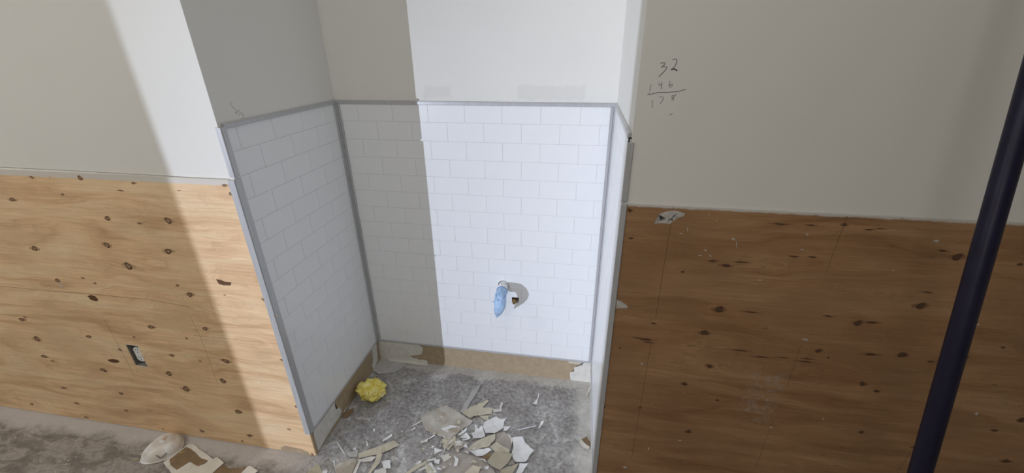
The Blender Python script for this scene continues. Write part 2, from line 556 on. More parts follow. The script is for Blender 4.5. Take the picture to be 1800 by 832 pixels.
def tile_panel(origin, rotz, length, start, label):
    """panel whose face looks along local -y; start = position of the first joint in the top row"""
    root = empty('tile_panel', origin)
    root.rotation_euler = (0, 0, rotz)
    tag(root, label, 'tile panel')
    z_lo, z_hi = ZB - origin[2], ZT - origin[2]
    back = box('backing', (0, TT, z_lo), (length, WALLOFF - 0.0002 + TT * 0, z_hi), M_grout, root)
    tiles = []
    k = 0
    z1 = z_hi
    z0 = ROW0 - origin[2]
    while z1 > z_lo + 0.004:
        z0 = max(z0, z_lo)
        x = start - 2 * TW + (TW / 2 if k % 2 else 0)
        while x < length:
            a, b = max(x, 0), min(x + TW, length)
            if b - a > 0.008:
                t_ob = bpy.data.objects.new('tile', tile_mesh(b - a - GAP, z1 - z0 - GAP))
                t_ob.location = (a + GAP / 2, TT, z0 + GAP / 2)
                t_ob.parent = root
                COL.objects.link(t_ob)
                tiles.append(t_ob)
            x += TW
        z1 = z0
        z0 = z1 - TH
        k += 1
    return root, tiles


pl_root, _ = tile_panel((0.0, 0.0, 0.0), math.pi / 2, D, 0.057, 'shaded white subway tile panel on the left side of the alcove')
pb_root, back_tiles = tile_panel((0.0, D, 0.0), 0.0, W, 0.0945, 'white subway tile panel on the alcove back wall around the pipe')
pr_root, _ = tile_panel((W, D, 0.0), -math.pi / 2, D, 0.05, 'narrowly seen glossy white tile panel on the right side of the alcove')

# trims -------------------------------------------------------------
TR = 0.0045
ntrim = [0]


def trim(boxes, label, bevel=0.0012):
    ntrim[0] += 1
    bm = bmesh.new()
    for lo, hi in boxes:
        bm_box(bm, lo, hi, bevel)
    ob = link_obj('trim_%d' % ntrim[0], mesh_from_bm('trim', bm), M_trim)
    ob['kind'] = 'structure'
    ob['label'] = label
    return ob


TH_ = 0.012
# top edge trims: a flat lip and a raised rear bead
trim([((-WALLOFF, 0.014, ZT - 0.002), (TR, D, ZT + 0.010)), ((-WALLOFF, 0.014, ZT + 0.0085), (TR * 0.4, D, ZT + 0.0125))], 'grey edge strip along the top of the left tile panel')
trim([((0.0, D - TR, ZT - 0.002), (W, D + WALLOFF, ZT + 0.010)), ((0.0, D - TR * 0.4, ZT + 0.0085), (W, D + WALLOFF, ZT + 0.0125))], 'grey edge strip along the top of the back tile panel')
trim([((W - TR, 0.014, ZT - 0.002), (W + WALLOFF, D, ZT + 0.010)), ((W - TR * 0.4, 0.014, ZT + 0.0085), (W + WALLOFF, D, ZT + 0.0125))], 'grey edge strip along the top of the right tile panel')
# bottom edge trims
trim([((-WALLOFF, 0.0, ZB - 0.005), (TR, D, ZB + 0.004))], 'thin grey strip under the left tile panel')
trim([((0.0, D - TR, ZB - 0.005), (W, D + WALLOFF, ZB + 0.004))], 'thin grey strip under the back tile panel')
trim([((W - TR, 0.0, ZB - 0.005), (W + WALLOFF, D, ZB + 0.004))], 'thin grey strip under the right tile panel')
# inside corner trims with a groove
trim([((0.009, D - TR, ZB + .0041), (0.019, D, ZT - .0022)), ((0.0, D - 0.019, ZB + .0041), (TR, D - 0.009, ZT - .0022)), ((0.0, D - 0.0088, ZB + .0041), (0.0088, D, ZT - .0022))], 'grooved grey strip in the left inside corner of the alcove')
trim([((W - 0.017, D - TR, ZB + .0041), (W - TR - .0005, D, ZT - .0022)), ((W - TR, D - 0.017, ZB + .0041), (W, D, ZT - .0022))], 'grey strip in the right inside corner of the alcove')
# outside corner trims, upper piece on drywall and lower piece on plywood
SEAM_L, SEAM_R = PLY_L + 0.004, PLY_R + 0.004
trim([((-0.013, -0.0035, SEAM_L + 0.003), (TR, 0.0, ZT + 0.004)), ((0.0, 0.0002, SEAM_L + 0.0032), (TR - 0.0003, 0.019, ZT + 0.0038))], 'short bright corner strip above the pale plywood edge', 0.001)
trim([((-0.019, -PP - 0.003, ZB - 0.004), (TR, -PP, SEAM_L - 0.004)), ((0.0, -PP + 0.0002, ZB - 0.0038), (TR - 0.0003, 0.020, SEAM_L - 0.0042))], 'long corner strip between pale plywood and left tile panel', 0.001)
trim([((W - TR, -0.0035, SEAM_R + 0.002), (W + 0.011, 0.0, ZT - 0.008)), ((W - TR + 0.0003, 0.0002, SEAM_R + 0.0022), (W, 0.016, ZT - 0.0082))], 'short grey corner strip above the brown plywood edge', 0.001)
trim([((W - TR, -PP - 0.003, 0.001), (W + 0.011, -PP, SEAM_R - 0.003)), ((W - TR + 0.0003, -PP + 0.0002, 0.0012), (W, 0.016, SEAM_R - 0.0032))], 'long grey corner strip between right tile panel and brown plywood', 0.001)
box('corner_gap', (W - 0.002, 0.0005, ZT - 0.008), (W + WALLOFF + 0.004, 0.012, ZT + 0.002), M_dark, war)

# ------------------------------------------------------------------ plywood
OB = [(-0.719, 0.389), (-0.662, 0.389), (-0.662, 0.496), (-0.719, 0.496)]   # outlet cutout


def plywood_sheet(name, x0, x1, top, mat, label, hole=None, yb=0.0):
    bm = bmesh.new()
    xs = [x0, x1]
    zs = [0.003, top]
    if hole:
        hx0, hz0, hx1, hz1 = hole
        xs = [x0, hx0, hx1, x1]
        zs = [0.003, hz0, hz1, top]
    for i in range(len(xs) - 1):
        for j in range(len(zs) - 1):
            if hole and i == 1 and j == 1:
                continue
            v = [bm.verts.new((x, -PP, z)) for x, z in ((xs[i], zs[j]), (xs[i + 1], zs[j]), (xs[i + 1], zs[j + 1]), (xs[i], zs[j + 1]))]
            bm.faces.new(v)
    bmesh.ops.remove_doubles(bm, verts=bm.verts[:], dist=1e-5)
    r = bmesh.ops.extrude_face_region(bm, geom=bm.faces[:])
    for v in r['geom']:
        if isinstance(v, bmesh.types.BMVert):
            v.co.y = yb
    ob = link_obj(name, mesh_from_bm(name, bm), [mat])
    tag(ob, label, 'plywood')
    return ob


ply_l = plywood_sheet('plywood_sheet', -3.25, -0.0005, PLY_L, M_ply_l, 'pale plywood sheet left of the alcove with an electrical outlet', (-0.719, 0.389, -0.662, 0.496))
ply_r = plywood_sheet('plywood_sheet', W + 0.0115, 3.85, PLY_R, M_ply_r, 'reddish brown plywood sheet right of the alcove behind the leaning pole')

YF = -PP


def knot(u, v, w, h, parent, core, tilt=0.0, ring=M_knot_ring, name='knot'):
    """a low oval knot: dark rim and browner core; w,h are its width and height in photo pixels"""
    c = on_plane(u, v, 1, YF)
    rx = (on_plane(u + w / 2, v, 1, YF) - on_plane(u - w / 2, v, 1, YF)).length / 2
    rz = (on_plane(u, v + h / 2, 1, YF) - on_plane(u, v - h / 2, 1, YF)).length / 2
    rx, rz = rx * 0.92, rz * 0.92
    bm = bmesh.new()
    seg = 14
    rings = []
    ph = random.uniform(0, 6)
    tl = random.uniform(1.5, 2.3)
    for s, d in ((tl, 0.0), (0.98, 0.0003), (0.78, 0.0005), (0.6, 0.0005), (0.42, 0.0003)):
        rr = []
        for k in range(seg):
            a = 2 * math.pi * k / seg
            wob = 1 + 0.13 * math.sin(2 * a + ph) + 0.10 * math.sin(3 * a + ph * 2)
            if s > 1:      # grain drawn out along the fibres on both sides
                c2 = abs(math.cos(a)) ** 3
                x = rx * math.cos(a) * (1.05 + (s - 1.05) * c2) * wob
                z = rz * math.sin(a) * 1.12 * wob
            else:
                x, z = rx * s * math.cos(a) * wob, rz * s * math.sin(a) * wob
            rr.append(bm.verts.new((x * math.cos(tilt) - z * math.sin(tilt), -d, x * math.sin(tilt) + z * math.cos(tilt))))
        rings.append(rr)
    for i, (a, b) in enumerate(zip(rings, rings[1:])):
        for k in range(seg):
            f = bm.faces.new((a[k], a[(k + 1) % seg], b[(k + 1) % seg], b[k]))
            f.material_index = (2, 0, 0, 1)[i] if i else 2
    f = bm.faces.new(rings[-1])
    f.material_index = 1
    ob = link_obj(name, mesh_from_bm(name, bm), [ring, core, M_tail_l if parent is ply_l else M_tail_r], parent)
    ob.location = c + Vector((0, -0.0002, 0))
    return ob


B, Mm, S = (13, 12), (9, 8), (5, 4)
KL = [(22, 351, 9, 6), (56, 312, 5, 4), (141, 313, 8, 7), (110, 342, 6, 3), (212, 335, 7, 3), (235, 322, 6, 4), (395, 326, 7, 5), (405, 341, 5, 5),
      (189, 384, 9, 7), (246, 393, 8, 3), (296, 388, 12, 10), (61, 437, 11, 7), (188, 431, 10, 9), (296, 442, 12, 9), (226, 468, 13, 11), (101, 493, 8, 5),
      (146, 489, 4, 3), (167, 498, 4, 3), (312, 502, 5, 4), (334, 518, 9, 8), (395, 519, 3, 2), (315, 335, 4, 2),
      (39, 562, 9, 5), (44, 558, 4, 3), (65, 596, 10, 7), (78, 627, 8, 5), (93, 635, 4, 3), (156, 592, 9, 4), (266, 575, 10, 6), (236, 593, 4, 3),
      (328, 595, 4, 3), (361, 578, 8, 6), (211, 615, 4, 4), (302, 625, 8, 4), (397, 635, 12, 7), (392, 670, 10, 7), (297, 657, 9, 7), (327, 684, 11, 8),
      (182, 651, 9, 6), (112, 682, 7, 3), (213, 692, 7, 4), (419, 724, 9, 7), (135, 709, 6, 3), (56, 711, 5, 3), (222, 722, 6, 3), (439, 766, 7, 5),
      (355, 758, 7, 4), (152, 734, 6, 3), (287, 754, 3, 2), (426, 776, 3, 3), (495, 633, 4, 4), (521, 715, 5, 4), (508, 755, 5, 3), (352, 635, 4, 2),
      (483, 555, 4, 3), (463, 527, 5, 5), (549, 799, 4, 4)]
for k_ in KL:
    knot(*k_, ply_l, M_knot_core_l)
KR = [(1107, 370, 7, 7), (1264, 544, 18, 11), (1238, 585, 14, 10), (1149, 569, 6, 4), (1247, 644, 10, 7), (1203, 675, 9, 7), (1210, 759, 10, 6),
      (1125, 717, 4, 4), (1090, 612, 4, 3), (1061, 716, 4, 4), (1261, 704, 6, 4), (1439, 617, 11, 7), (1484, 395, 8, 7), (1682, 452, 19, 12),
      (1618, 538, 17, 11), (1508, 568, 15, 10), (1793, 465, 8, 6), (1586, 624, 16, 10), (1516, 675, 11, 8), (1514, 760, 9, 5), (1456, 629, 6, 3),
      (1636, 636, 11, 4), (1700, 629, 6, 4), (1795, 739, 13, 8), (1768, 811, 13, 7), (1763, 611, 6, 4), (1748, 757, 12, 4), (1604, 787, 5, 4), (1541, 688, 12, 4),
      (1109, 419, 7, 4), (1200, 478, 5, 4)]
for k_ in KR:
    knot(*k_, ply_r, M_knot_core_r)
# dark streaks in the brown sheet
for u, v, w, h in [(1530, 623, 20, 5), (1532, 567, 22, 4), (1276, 467, 15, 6), (1303, 461, 22, 3), (1253, 459, 14, 4), (1371, 394, 22, 3), (1425, 396, 14, 3),
                   (1135, 597, 24, 4), (1140, 602, 14, 3), (1120, 594, 16, 2), (1300, 616, 26, 3), (1340, 628, 24, 3), (1415, 636, 24, 3), (1420, 631, 18, 2), (1320, 549, 20, 3),
                   (1376, 629, 18, 2), (1395, 451, 16, 3), (1428, 452, 12, 3), (1528, 404, 14, 3), (1548, 402, 14, 2), (1657, 441, 18, 3), (1630, 514, 14, 3), (1456, 556, 14, 3)]:
    knot(u, v, w, h, ply_r, M_knot_core_r if w < 18 else M_knot_ring, name='dark_streak')


def front_plate(name, pts, mat, parent, thick=0.0007, jitter=0.001, sub=2):
    return plate(name, [on_plane(u, v, 1, YF - 0.0001) for u, v in pts], (0, -1, 0), thick, mat, parent, jitter, sub)


ZA = lambda lst: [(a / 3, 250 + b / 3) for a, b in lst]
ZC = lambda lst: [(1040 + a / 3.2, 340 + b / 3.2) for a, b in lst]
front_plate('veneer_patch', ZA([(1140, 724), (1165, 727), (1185, 736), (1220, 740), (1215, 756), (1180, 755), (1155, 748)]), M_patch, ply_l, jitter=0.0005)
front_plate('veneer_patch', ZA([(462, 812), (478, 806), (500, 812), (518, 830), (512, 840), (480, 832)]), M_patch, ply_l, jitter=0.0005)
pa = [(200 + 10 * math.cos(a * math.pi / 8), 634.7 + 1.2 * math.cos(a * math.pi / 8) + 3 * math.sin(a * math.pi / 8)) for a in range(16)]
front_plate('veneer_patch', pa, M_patch, ply_l, jitter=0, sub=1)
front_plate('glue_stain', [(493, 787), (500, 784), (515, 787), (530, 790), (541, 795), (547, 802), (540, 801), (525, 797), (508, 796), (497, 793)], M_brownpaper, ply_l)
front_plate('filler_smear', ZC([(372, 135), (378, 118), (410, 105), (455, 97), (485, 100), (492, 106), (524, 112), (518, 128), (495, 134), (470, 130), (440, 138), (455, 158), (440, 172), (400, 168), (350, 170), (385, 156), (420, 150), (415, 140), (385, 146)]), M_whitewash, ply_r, jitter=0.0006)
knot(1183.7, 376, 8, 7, ply_r, M_steel, name='screw_head')
front_plate('filler_smear', ZC([(142, 598), (165, 605), (185, 620), (205, 640), (190, 647), (150, 645), (138, 650)]), M_whitewash, ply_r)
for a, b, w, h in [(660, 120, 4, 18), (702, 156, 4, 10), (796, 258, 18, 12), (815, 290, 4, 34), (500, 226, 22, 6), (640, 320, 22, 6), (608, 350, 26, 4), (668, 352, 12, 8), (540, 205, 5, 22), (945, 489, 30, 4), (1212, 232, 18, 6), (1182, 316, 22, 4), (1200, 822, 36, 7)]:
    u, v = 1040 + a / 3.2, 340 + b / 3.2
    front_plate('scratch', [(u - w / 6.4, v - h / 6.4), (u + w / 6.4 * .5, v - h / 6.4), (u + w / 6.4, v + h / 6.4), (u - w / 6.4 * .2, v + h / 6.4)], M_whitewash, ply_r, 0.0004, 0.0003)
for u, v, w, h in [(1416, 598, 9, 2), (1098, 822, 7, 4), (1140, 789, 3, 5), (1146, 711, 2, 2), (1202, 691, 2, 2), (1195, 775, 6, 2), (1355, 752, 4, 4), (1585, 384, 9, 4), (1645, 424, 10, 5), (1570, 475, 2, 4), (1705, 440, 3, 8), (1718, 571, 9, 3), (1716, 728, 8, 5), (1447, 737, 4, 3), (1128, 640, 3, 5)]:
    front_plate('scratch', [(u - w / 2, v), (u, v - h / 2), (u + w / 2, v - h / 3), (u + w / 4, v + h / 2)], M_whitewash, ply_r, 0.0004, 0.0004)
for u, v, w, h in [(88, 312, 3, 5), (107, 501, 10, 7), (241, 651, 2, 6)]:
    front_plate('scratch', [(u - w / 2, v - h / 2), (u - w / 4, v - h / 2), (u + w / 2, v + h / 2), (u, v + h / 2)], M_whitewash, ply_l, 0.0004, 0.0002)


def ribbon(name, pts, plane, val, width, mat, parent, off):
    """thin drawn stroke lying on a wall: a flat ribbon a hair proud of the surface"""
    P = [on_plane(u, v, plane, val) for u, v in pts]
    nrm = Vector((0, -1, 0)) if plane == 1 else Vector((1, 0, 0))
    bm = bmesh.new()
    prev = None
    for i, p in enumerate(P):
        d = (P[min(i + 1, len(P) - 1)] - P[max(i - 1, 0)]).normalized()
        s = d.cross(nrm).normalized() * (width / 2)
        a, b, c = bm.verts.new(p + s), bm.verts.new(p - s), bm.verts.new(p + nrm * off)
        if prev:
            bm.faces.new((prev[0], a, c, prev[2]))
            bm.faces.new((prev[2], c, b, prev[1]))
        prev = (a, b, c)
    return link_obj(name, mesh_from_bm(name, bm), mat, parent)


for pts in ([(1184, 363), (1170, 450), (1152.5, 559)], [(1144.5, 604), (1127, 705), (1109.7, 807)]):
    ribbon('pencil_line', pts, 1, YF, 0.0010, M_pencil_w, ply_r, 0.0003)
for pts in ([(1490, 380), (1474, 420), (1452, 480)], [(1408, 607), (1383, 680)], [(1360, 738), (1326, 828)], [(1600, 795), (1578, 832)]):
    ribbon('pencil_line', pts, 1, YF, 0.0009, M_pencil_w, ply_r, 0.0003)
for pts in ([(181, 558), (215, 620), (237, 663)], [(335, 558), (352, 592), (383, 675)]):
    ribbon('pencil_line', pts, 1, YF, 0.0009, M_pencil_w, ply_l, 0.0003)
# long dark splits in the pale sheet
for pts, wd in (([(0, 503), (90, 512), (165, 518), (260, 527), (335, 540)], 0.0022), ([(340, 590), (400, 596), (490, 605.5)], 0.0012), ([(407, 498), (430, 500), (457, 503)], 0.0008), ([(235, 390), (300, 396)], 0.0008), ([(0, 392), (60, 396), (100, 405)], 0.0008)):
    ribbon('split', pts, 1, YF, wd, M_knot_core_l, ply_l, 0.0003)
# joint lines between drywall and plywood
ribbon('joint_line', [(0, 294), (100, 299), (200, 304.5), (300, 310), (380, 314), (405, 315)], 1, 0.0, 0.0022, M_pencil_f, wl, 0.0003)

# ------------------------------------------------------------------ pencil sums
ZP = lambda lst: [(1080 + a / 5.545, 70 + b / 5.545) for a, b in lst]
ws = empty('pencil_sum', (W + 0.2, 0.0, 1.4))
ws.parent = wr
strokes = [
    ([(448, 230), (470, 224), (494, 226), (490, 240), (455, 272), (480, 262), (512, 266), (505, 285), (470, 325), (432, 360)], 0.0016),
    ([(568, 196), (590, 188), (608, 192), (608, 215), (590, 260), (556, 290)], 0.0016), ([(552, 294), (575, 284), (598, 290), (613, 304)], 0.0026),
    ([(357, 434), (350, 470), (344, 500)], 0.0011),
    ([(436, 418), (434, 440), (448, 446), (464, 430), (466, 412), (460, 440), (455, 485)], 0.0012),
    ([(545, 402), (534, 425), (534, 452), (548, 464), (562, 450), (566, 432), (548, 436), (536, 448)], 0.0012),
    ([(345, 520), (318, 538), (345, 534), (420, 514), (520, 513), (620, 505), (695, 484)], 0.0013),
    ([(370, 588), (368, 625), (369, 662)], 0.0011),
    ([(436, 560), (455, 556), (478, 562), (468, 595), (444, 626)], 0.0012),
    ([(584, 546), (560, 544), (556, 556), (580, 572), (578, 590), (560, 588), (564, 572), (592, 545), (600, 530)], 0.0012),
    ([(535, 735), (550, 728), (570, 722)], 0.0011),
]
for pts, wd in strokes:
    r_ = ribbon('pencil_stroke', ZP(pts), 1, 0.0, wd * 1.15, M_pencil, None, 0.0003)
    r_.parent = wr
bpy.data.objects.remove(ws)
ZL = lambda lst: [(360 + a / 4.892, 160 + b / 4.892) for a, b in lst]
for pts in ([(240, 96), (224, 98), (216, 112), (232, 132), (262, 160)], [(262, 190), (284, 178), (296, 166)], [(266, 160), (275, 200)], [(322, 182), (308, 190), (316, 204), (332, 205), (338, 218), (322, 236)], [(285, 188), (300, 204)]):
    ribbon('pencil_stroke', ZL(pts), 0, -WALLOFF, 0.0016, M_pencil_f, wal, 0.0003)

# ------------------------------------------------------------------ outlet
ol = empty('electrical_outlet', (-0.69, 0.0, 0.389))
tag(ol, 'white duplex receptacle recessed in a metal box in the pale plywood', 'outlet')
bm = bmesh.new()
x0, x1, z0, z1, dp = -0.719, -0.662, 0.389, 0.496, 0.05
for lo, hi in (((x0, -PP + .001, z0), (x0 + .0015, dp, z1)), ((x1 - .0015, -PP + .001, z0), (x1, dp, z1)), ((x0, -PP + .001, z0), (x1, dp, z0 + .0015)), ((x0, -PP + .001, z1 - .0015), (x1, dp, z1)), ((x0, dp, z0), (x1, dp + .002, z1))):
    bm_box(bm, lo, hi)
adopt(link_obj('metal_box', mesh_from_bm('metal_box', bm), M_steel), ol)


def duplex_outline(cx, cz, sx=1.0):
    pts = []
    for sgn in (1, -1):
        for k in range(9):
            a = math.radians(-20 + 220 * k / 8) if sgn == 1 else math.radians(160 + 220 * k / 8)
            pts.append((cx + 0.0175 * math.cos(a) * sx, cz + sgn * 0.0195 + 0.0165 * math.sin(a)))
    return pts


RY = 0.001
rec = plate('receptacle', [(x, RY + 0.010, z) for x, z in duplex_outline(-0.690, 0.4425)], (0, -1, 0), 0.010, M_outlet, None, 0, 1)
adopt(rec, ol)
adopt(box('mounting_strap', (-0.699, RY + .010, 0.392), (-0.681, RY + .012, 0.493), M_steel), ol)
bm = bmesh.new()
bm_box(bm, (-0.712, RY + .011, 0.400), (-0.668, dp - .004, 0.485), 0.003)
adopt(link_obj('receptacle_body', mesh_from_bm('receptacle_body', bm), M_dark), ol)
for sz in (1, -1):
    cz = 0.4425 + sz * 0.0195
    for lo, hi in (((-0.6965, cz + .001), (-0.6945, cz + .009)), ((-0.686, cz + .002), (-0.684, cz + .008)), ((-0.692, cz - .010), (-0.688, cz - .006))):
        sl = box('slot', (lo[0], RY - .0004, lo[1]), (hi[0], RY + .001, hi[1]), M_dark)
        sl.parent = rec
# cut the drywall behind the box
def cut(ob, lo, hi=None, mesh=None):
    if mesh is None:
        c = box('cutter', lo, hi, M_dark)
    else:
        c = link_obj('cutter', mesh, M_dark)
    md = ob.modifiers.new('cut', 'BOOLEAN')
    md.operation = 'DIFFERENCE'
    md.solver = 'EXACT'
    md.object = c
    bpy.context.view_layer.update()
    dg = bpy.context.evaluated_depsgraph_get()
    me = bpy.data.meshes.new_from_object(ob.evaluated_get(dg))
    ob.modifiers.remove(md)
    ob.data = me
    bpy.data.objects.remove(c)


cut(wl, (x0, -0.02, z0), (x1, dp + 0.003, z1))
bm = bmesh.new()
for lo, hi in (((x0, -PP - .0006, z0 - .0025), (x1 + .004, -PP, z0)), ((x0 - .001, -PP - .0005, z1), (x1, -PP, z1 + .0015))):
    bm_box(bm, lo, hi)
adopt(link_obj('plaster_lip', mesh_from_bm('plaster_lip', bm), M_oldpaint), ol)

# ------------------------------------------------------------------ drain stub, glove, valve
PX, PZ = 0.6965, 0.533
PE = 0.100      # how far the stub stands out of the wall
hole_me = tube_mesh('hole', [(PX, D - 0.02, PZ + .001), (PX, D + 0.045, PZ + .001)], 0.0275, 14)
vx, vz = 0.7525, 0.4575
for tob in back_tiles + [o_ for o_ in pb_root.children if o_.name.startswith('backing')] + [wb]:
    bpy.context.view_layer.update()
    if tob is wb:
        hit1 = hit2 = True
    else:
        bb = [tob.matrix_world @ Vector(c) for c in tob.bound_box]
        mx0, mx1 = min(p.x for p in bb), max(p.x for p in bb)
        mz0, mz1 = min(p.z for p in bb), max(p.z for p in bb)
        hit1 = mx1 > PX - .03 and mx0 < PX + .03 and mz1 > PZ - .03 and mz0 < PZ + .03
        hit2 = mx1 > vx - .02 and mx0 < vx + .018 and mz1 > vz - .02 and mz0 < vz + .018
    if hit1:
        cut(tob, None, None, hole_me.copy())
    if hit2:
        cut(tob, (vx - .017, D - .02, vz - .013), (vx + .0165, D + .045, vz + .0165))
for nm, (cx, cz, hw) in {'a': (PX, PZ, 0.031), 'b': (vx, vz, 0.021)}.items():
    box('wall_cavity', (cx - hw, D + .0445, cz - hw), (cx + hw, D + .046, cz + hw), M_dark, wb)

ds = empty('drain_stub', (PX, D, PZ))
tag(ds, 'white plastic drain pipe stub sticking out of the back tile panel', 'pipe')
pm = tube_mesh('pipe', [(PX, D + .042, PZ - .002), (PX + .001, D - .03, PZ + .001), (PX + .004, D - PE, PZ + .004)], 0.0225, 24)
adopt(link_obj('pipe', pm, M_pvc), ds)
cm = tube_mesh('coupling', [(PX, D + .01, PZ), (PX + .0005, D - .012, PZ), (PX + .001, D - .013, PZ + .0005)], [0.0245, 0.0245, 0.0235], 24)
adopt(link_obj('collar', cm, M_pvc), ds)

gl = empty('rubber_glove', (PX, D - PE, PZ - 0.1))
tag(gl, 'blue disposable glove stretched over the drain pipe end, hanging down', 'glove')
# lofted bag: (centre, axis direction, half width, half depth)
sect = [((PX + .002, D - .052, PZ + .002), (0, -1, 0.0), .0240, .0240),
        ((PX + .003, D - .075, PZ + .003), (0, -1, 0.0), .0246, .0246),
        ((PX + .004, D - PE, PZ + .003), (0, -1, -0.1), .0255, .0255),
        ((PX + .006, D - PE - .018, PZ - .006), (0, -1, -0.55), .0262, .0235),
        ((PX + .007, D - PE - .030, PZ - .026), (0, -.5, -1), .0250, .0170),
        ((PX + .003, D - PE - .032, PZ - .048), (0, -.05, -1), .0225, .0105),
        ((PX - .003, D - PE - .024, PZ - .070), (0, .2, -1), .0165, .0065),
        ((PX - .009, D - PE - .012, PZ - .090), (0, .35, -1), .0095, .0040),
        ((PX - .0135, D - PE - .002, PZ - .106), (0, .35, -1), .0035, .0020),
        ((PX - .0145, D - PE - .000, PZ - .113), (0, .35, -1), .0008, .0006)]
bm = bmesh.new()
rings = []
SEG = 28
for i, (c, ax, hw, hd) in enumerate(sect):
    ax = Vector(ax).normalized()
    sx = Vector((1, 0, 0))
    sy = ax.cross(sx).normalized()
    rr = []
    for k in range(SEG):
        a = 2 * math.pi * k / SEG
        wr_ = 1 + (0.0 if i < 2 else 0.07) * math.sin(5 * a + i * 0.9) + (0.0 if i < 2 else 0.05) * math.sin(9 * a - i * 1.3)
        rr.append(bm.verts.new(Vector(c) + sx * hw * math.cos(a) * wr_ + sy * hd * math.sin(a) * wr_))
    rings.append(rr)
for a, b in zip(rings, rings[1:]):
    for k in range(SEG):
        bm.faces.new((a[k], a[(k + 1) % SEG], b[(k + 1) % SEG], b[k]))
bm.faces.new(rings[-1])
sheath = adopt(link_obj('hand_sheath', mesh_from_bm('hand_sheath', bm, True), M_glove), gl)
from mathutils.bvhtree import BVHTree
glove_tree = BVHTree.FromPolygons([v.co.copy() for v in sheath.data.vertices], [tuple(p.vertices) for p in sheath.data.polygons])
cuff = tube_mesh('cuff_roll_shade', [(PX + .002 + .0247 * math.cos(a), D - .052, PZ + .002 + .0247 * math.sin(a)) for a in [2 * math.pi * k / 24 for k in range(25)]], 0.0021, 8)
adopt(link_obj('cuff_roll_shade', cuff, M_glove_shade), gl)  # roll coloured dark to paint the shadow at the cuff
for pts, rad, mm in (([(440, 376), (456, 392), (464, 416), (460, 440), (444, 458)], 0.0016, M_glove_shade), ([(364, 396), (364, 424), (374, 452), (394, 478)], 0.0013, M_glove_shade),
                     ([(452, 360), (464, 374), (470, 384)], 0.0018, M_glove_shade), ([(400, 384), (396, 410), (404, 440)], 0.0014, M_glove), ([(410, 470), (432, 488), (436, 500)], 0.0011, M_glove_shade),
                     ([(424, 322), (436, 340), (442, 356)], 0.0014, M_glove_shade), ([(384, 372), (400, 362), (424, 366)], 0.0016, M_glove), ([(470, 440), (464, 500), (440, 570)], 0.0012, M_glove)):
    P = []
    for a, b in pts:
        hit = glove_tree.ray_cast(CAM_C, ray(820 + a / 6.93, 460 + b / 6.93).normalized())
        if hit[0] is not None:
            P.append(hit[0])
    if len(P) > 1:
        link_obj('fold_and_shade', tube_mesh('fold_and_shade', P, rad, 6), mm, sheath)  # dark tubes paint shade in the creases, glove-coloured ones are plain folds
adopt(link_obj('finger', tube_mesh('finger', [(PX - .018, D - PE - .018, PZ - .012), (PX - .026, D - PE - .02, PZ - .0135), (PX - .033, D - PE - .02, PZ - .0125)], [0.003, 0.0018, 0.0008], 8), M_glove), gl)

vl = empty('supply_stub', (vx, D, vz))
tag(vl, 'tarnished brass supply stub in a small square hole beside the drain pipe', 'pipe')
adopt(link_obj('pipe', tube_mesh('pipe', [(vx - .004, D + .043, vz - .002), (vx - .004, D - .012, vz - .003)], 0.0085, 16), M_brass), vl)
adopt(link_obj('nut', tube_mesh('nut', [(vx - .004, D + .006, vz - .0025), (vx - .004, D - .006, vz - .003)], 0.0115, 6, smooth=False), M_brass), vl)
adopt(link_obj('cap', tube_mesh('cap', [(vx - .004, D - .012, vz - .003), (vx - .004, D - .020, vz - .0035), (vx - .004, D - .022, vz - .0035)], [0.0072, 0.0072, 0.005], 16), M_brass), vl)

# ------------------------------------------------------------------ leaning pole
pb_, pt_ = Vector((1.53575743, -0.5493895, 0.99048089)), Vector((1.57693478, -0.39465254, 1.47451148))
dv = pt_ - pb_
floor_p = pb_ + dv * ((0.004 - pb_.z) / dv.z)
wall_p = pb_ + dv * ((-0.0145 - pb_.y) / dv.y)
po = empty('long_pole', floor_p)
tag(po, 'dark navy metal pole leaning against the wall at the right', 'pole')
adopt(link_obj('shaft', tube_mesh('shaft', [floor_p + dv * .04, wall_p - dv * .05], 0.0128, 28), M_pole), po)
adopt(link_obj('end_cap', tube_mesh('end_cap', [floor_p, floor_p + dv * .09], 0.0145, 24), M_dark), po)
adopt(link_obj('end_cap', tube_mesh('end_cap', [wall_p - dv * .10, wall_p], 0.0140, 24), M_dark), po)

# ------------------------------------------------------------------ crumpled yellow paper
yc = on_plane(657, 689, 2, 0.035)
yl = empty('crumpled_paper', (yc.x, yc.y, 0))
tag(yl, 'crumpled ball of yellow paper in the rear left corner of the alcove', 'paper ball')
bm = bmesh.new()
bmesh.ops.create_icosphere(bm, subdivisions=6, radius=1.0)
for v in bm.verts:
    n_ = v.co.normalized()
    r_ = 0.86 + 0.22 * noise.noise(n_ * 1.6 + Vector((3, 1, 2)))
    w_ = n_ + Vector((noise.noise(n_ * 3 + Vector((9, 0, 0))), noise.noise(n_ * 3 + Vector((0, 9, 0))), noise.noise(n_ * 3 + Vector((0, 0, 9))))) * 0.35
    d_ = noise.voronoi(w_ * 1.7 + Vector((5, 5, 5)))[0]
    r_ += 0.40 * min(0.6, d_[1] - d_[0]) - 0.04
    e_ = noise.voronoi(w_ * 3.4 + Vector((1, 2, 3)))[0]
    r_ += 0.20 * min(0.5, e_[1] - e_[0]) - 0.05
    if n_.x < -0.3:
        r_ += 0.40 * (-n_.x - 0.3)
    v.co = Vector((n_.x * r_ * 0.060, n_.y * r_ * 0.058, n_.z * r_ * 0.046))
mz = min(v.co.z for v in bm.verts)
for v in bm.verts:
    v.co += Vector((yc.x, yc.y, -mz + 0.001))
adopt(link_obj('crumpled_sheet', mesh_from_bm('crumpled_sheet', bm, True), M_yellow), yl)
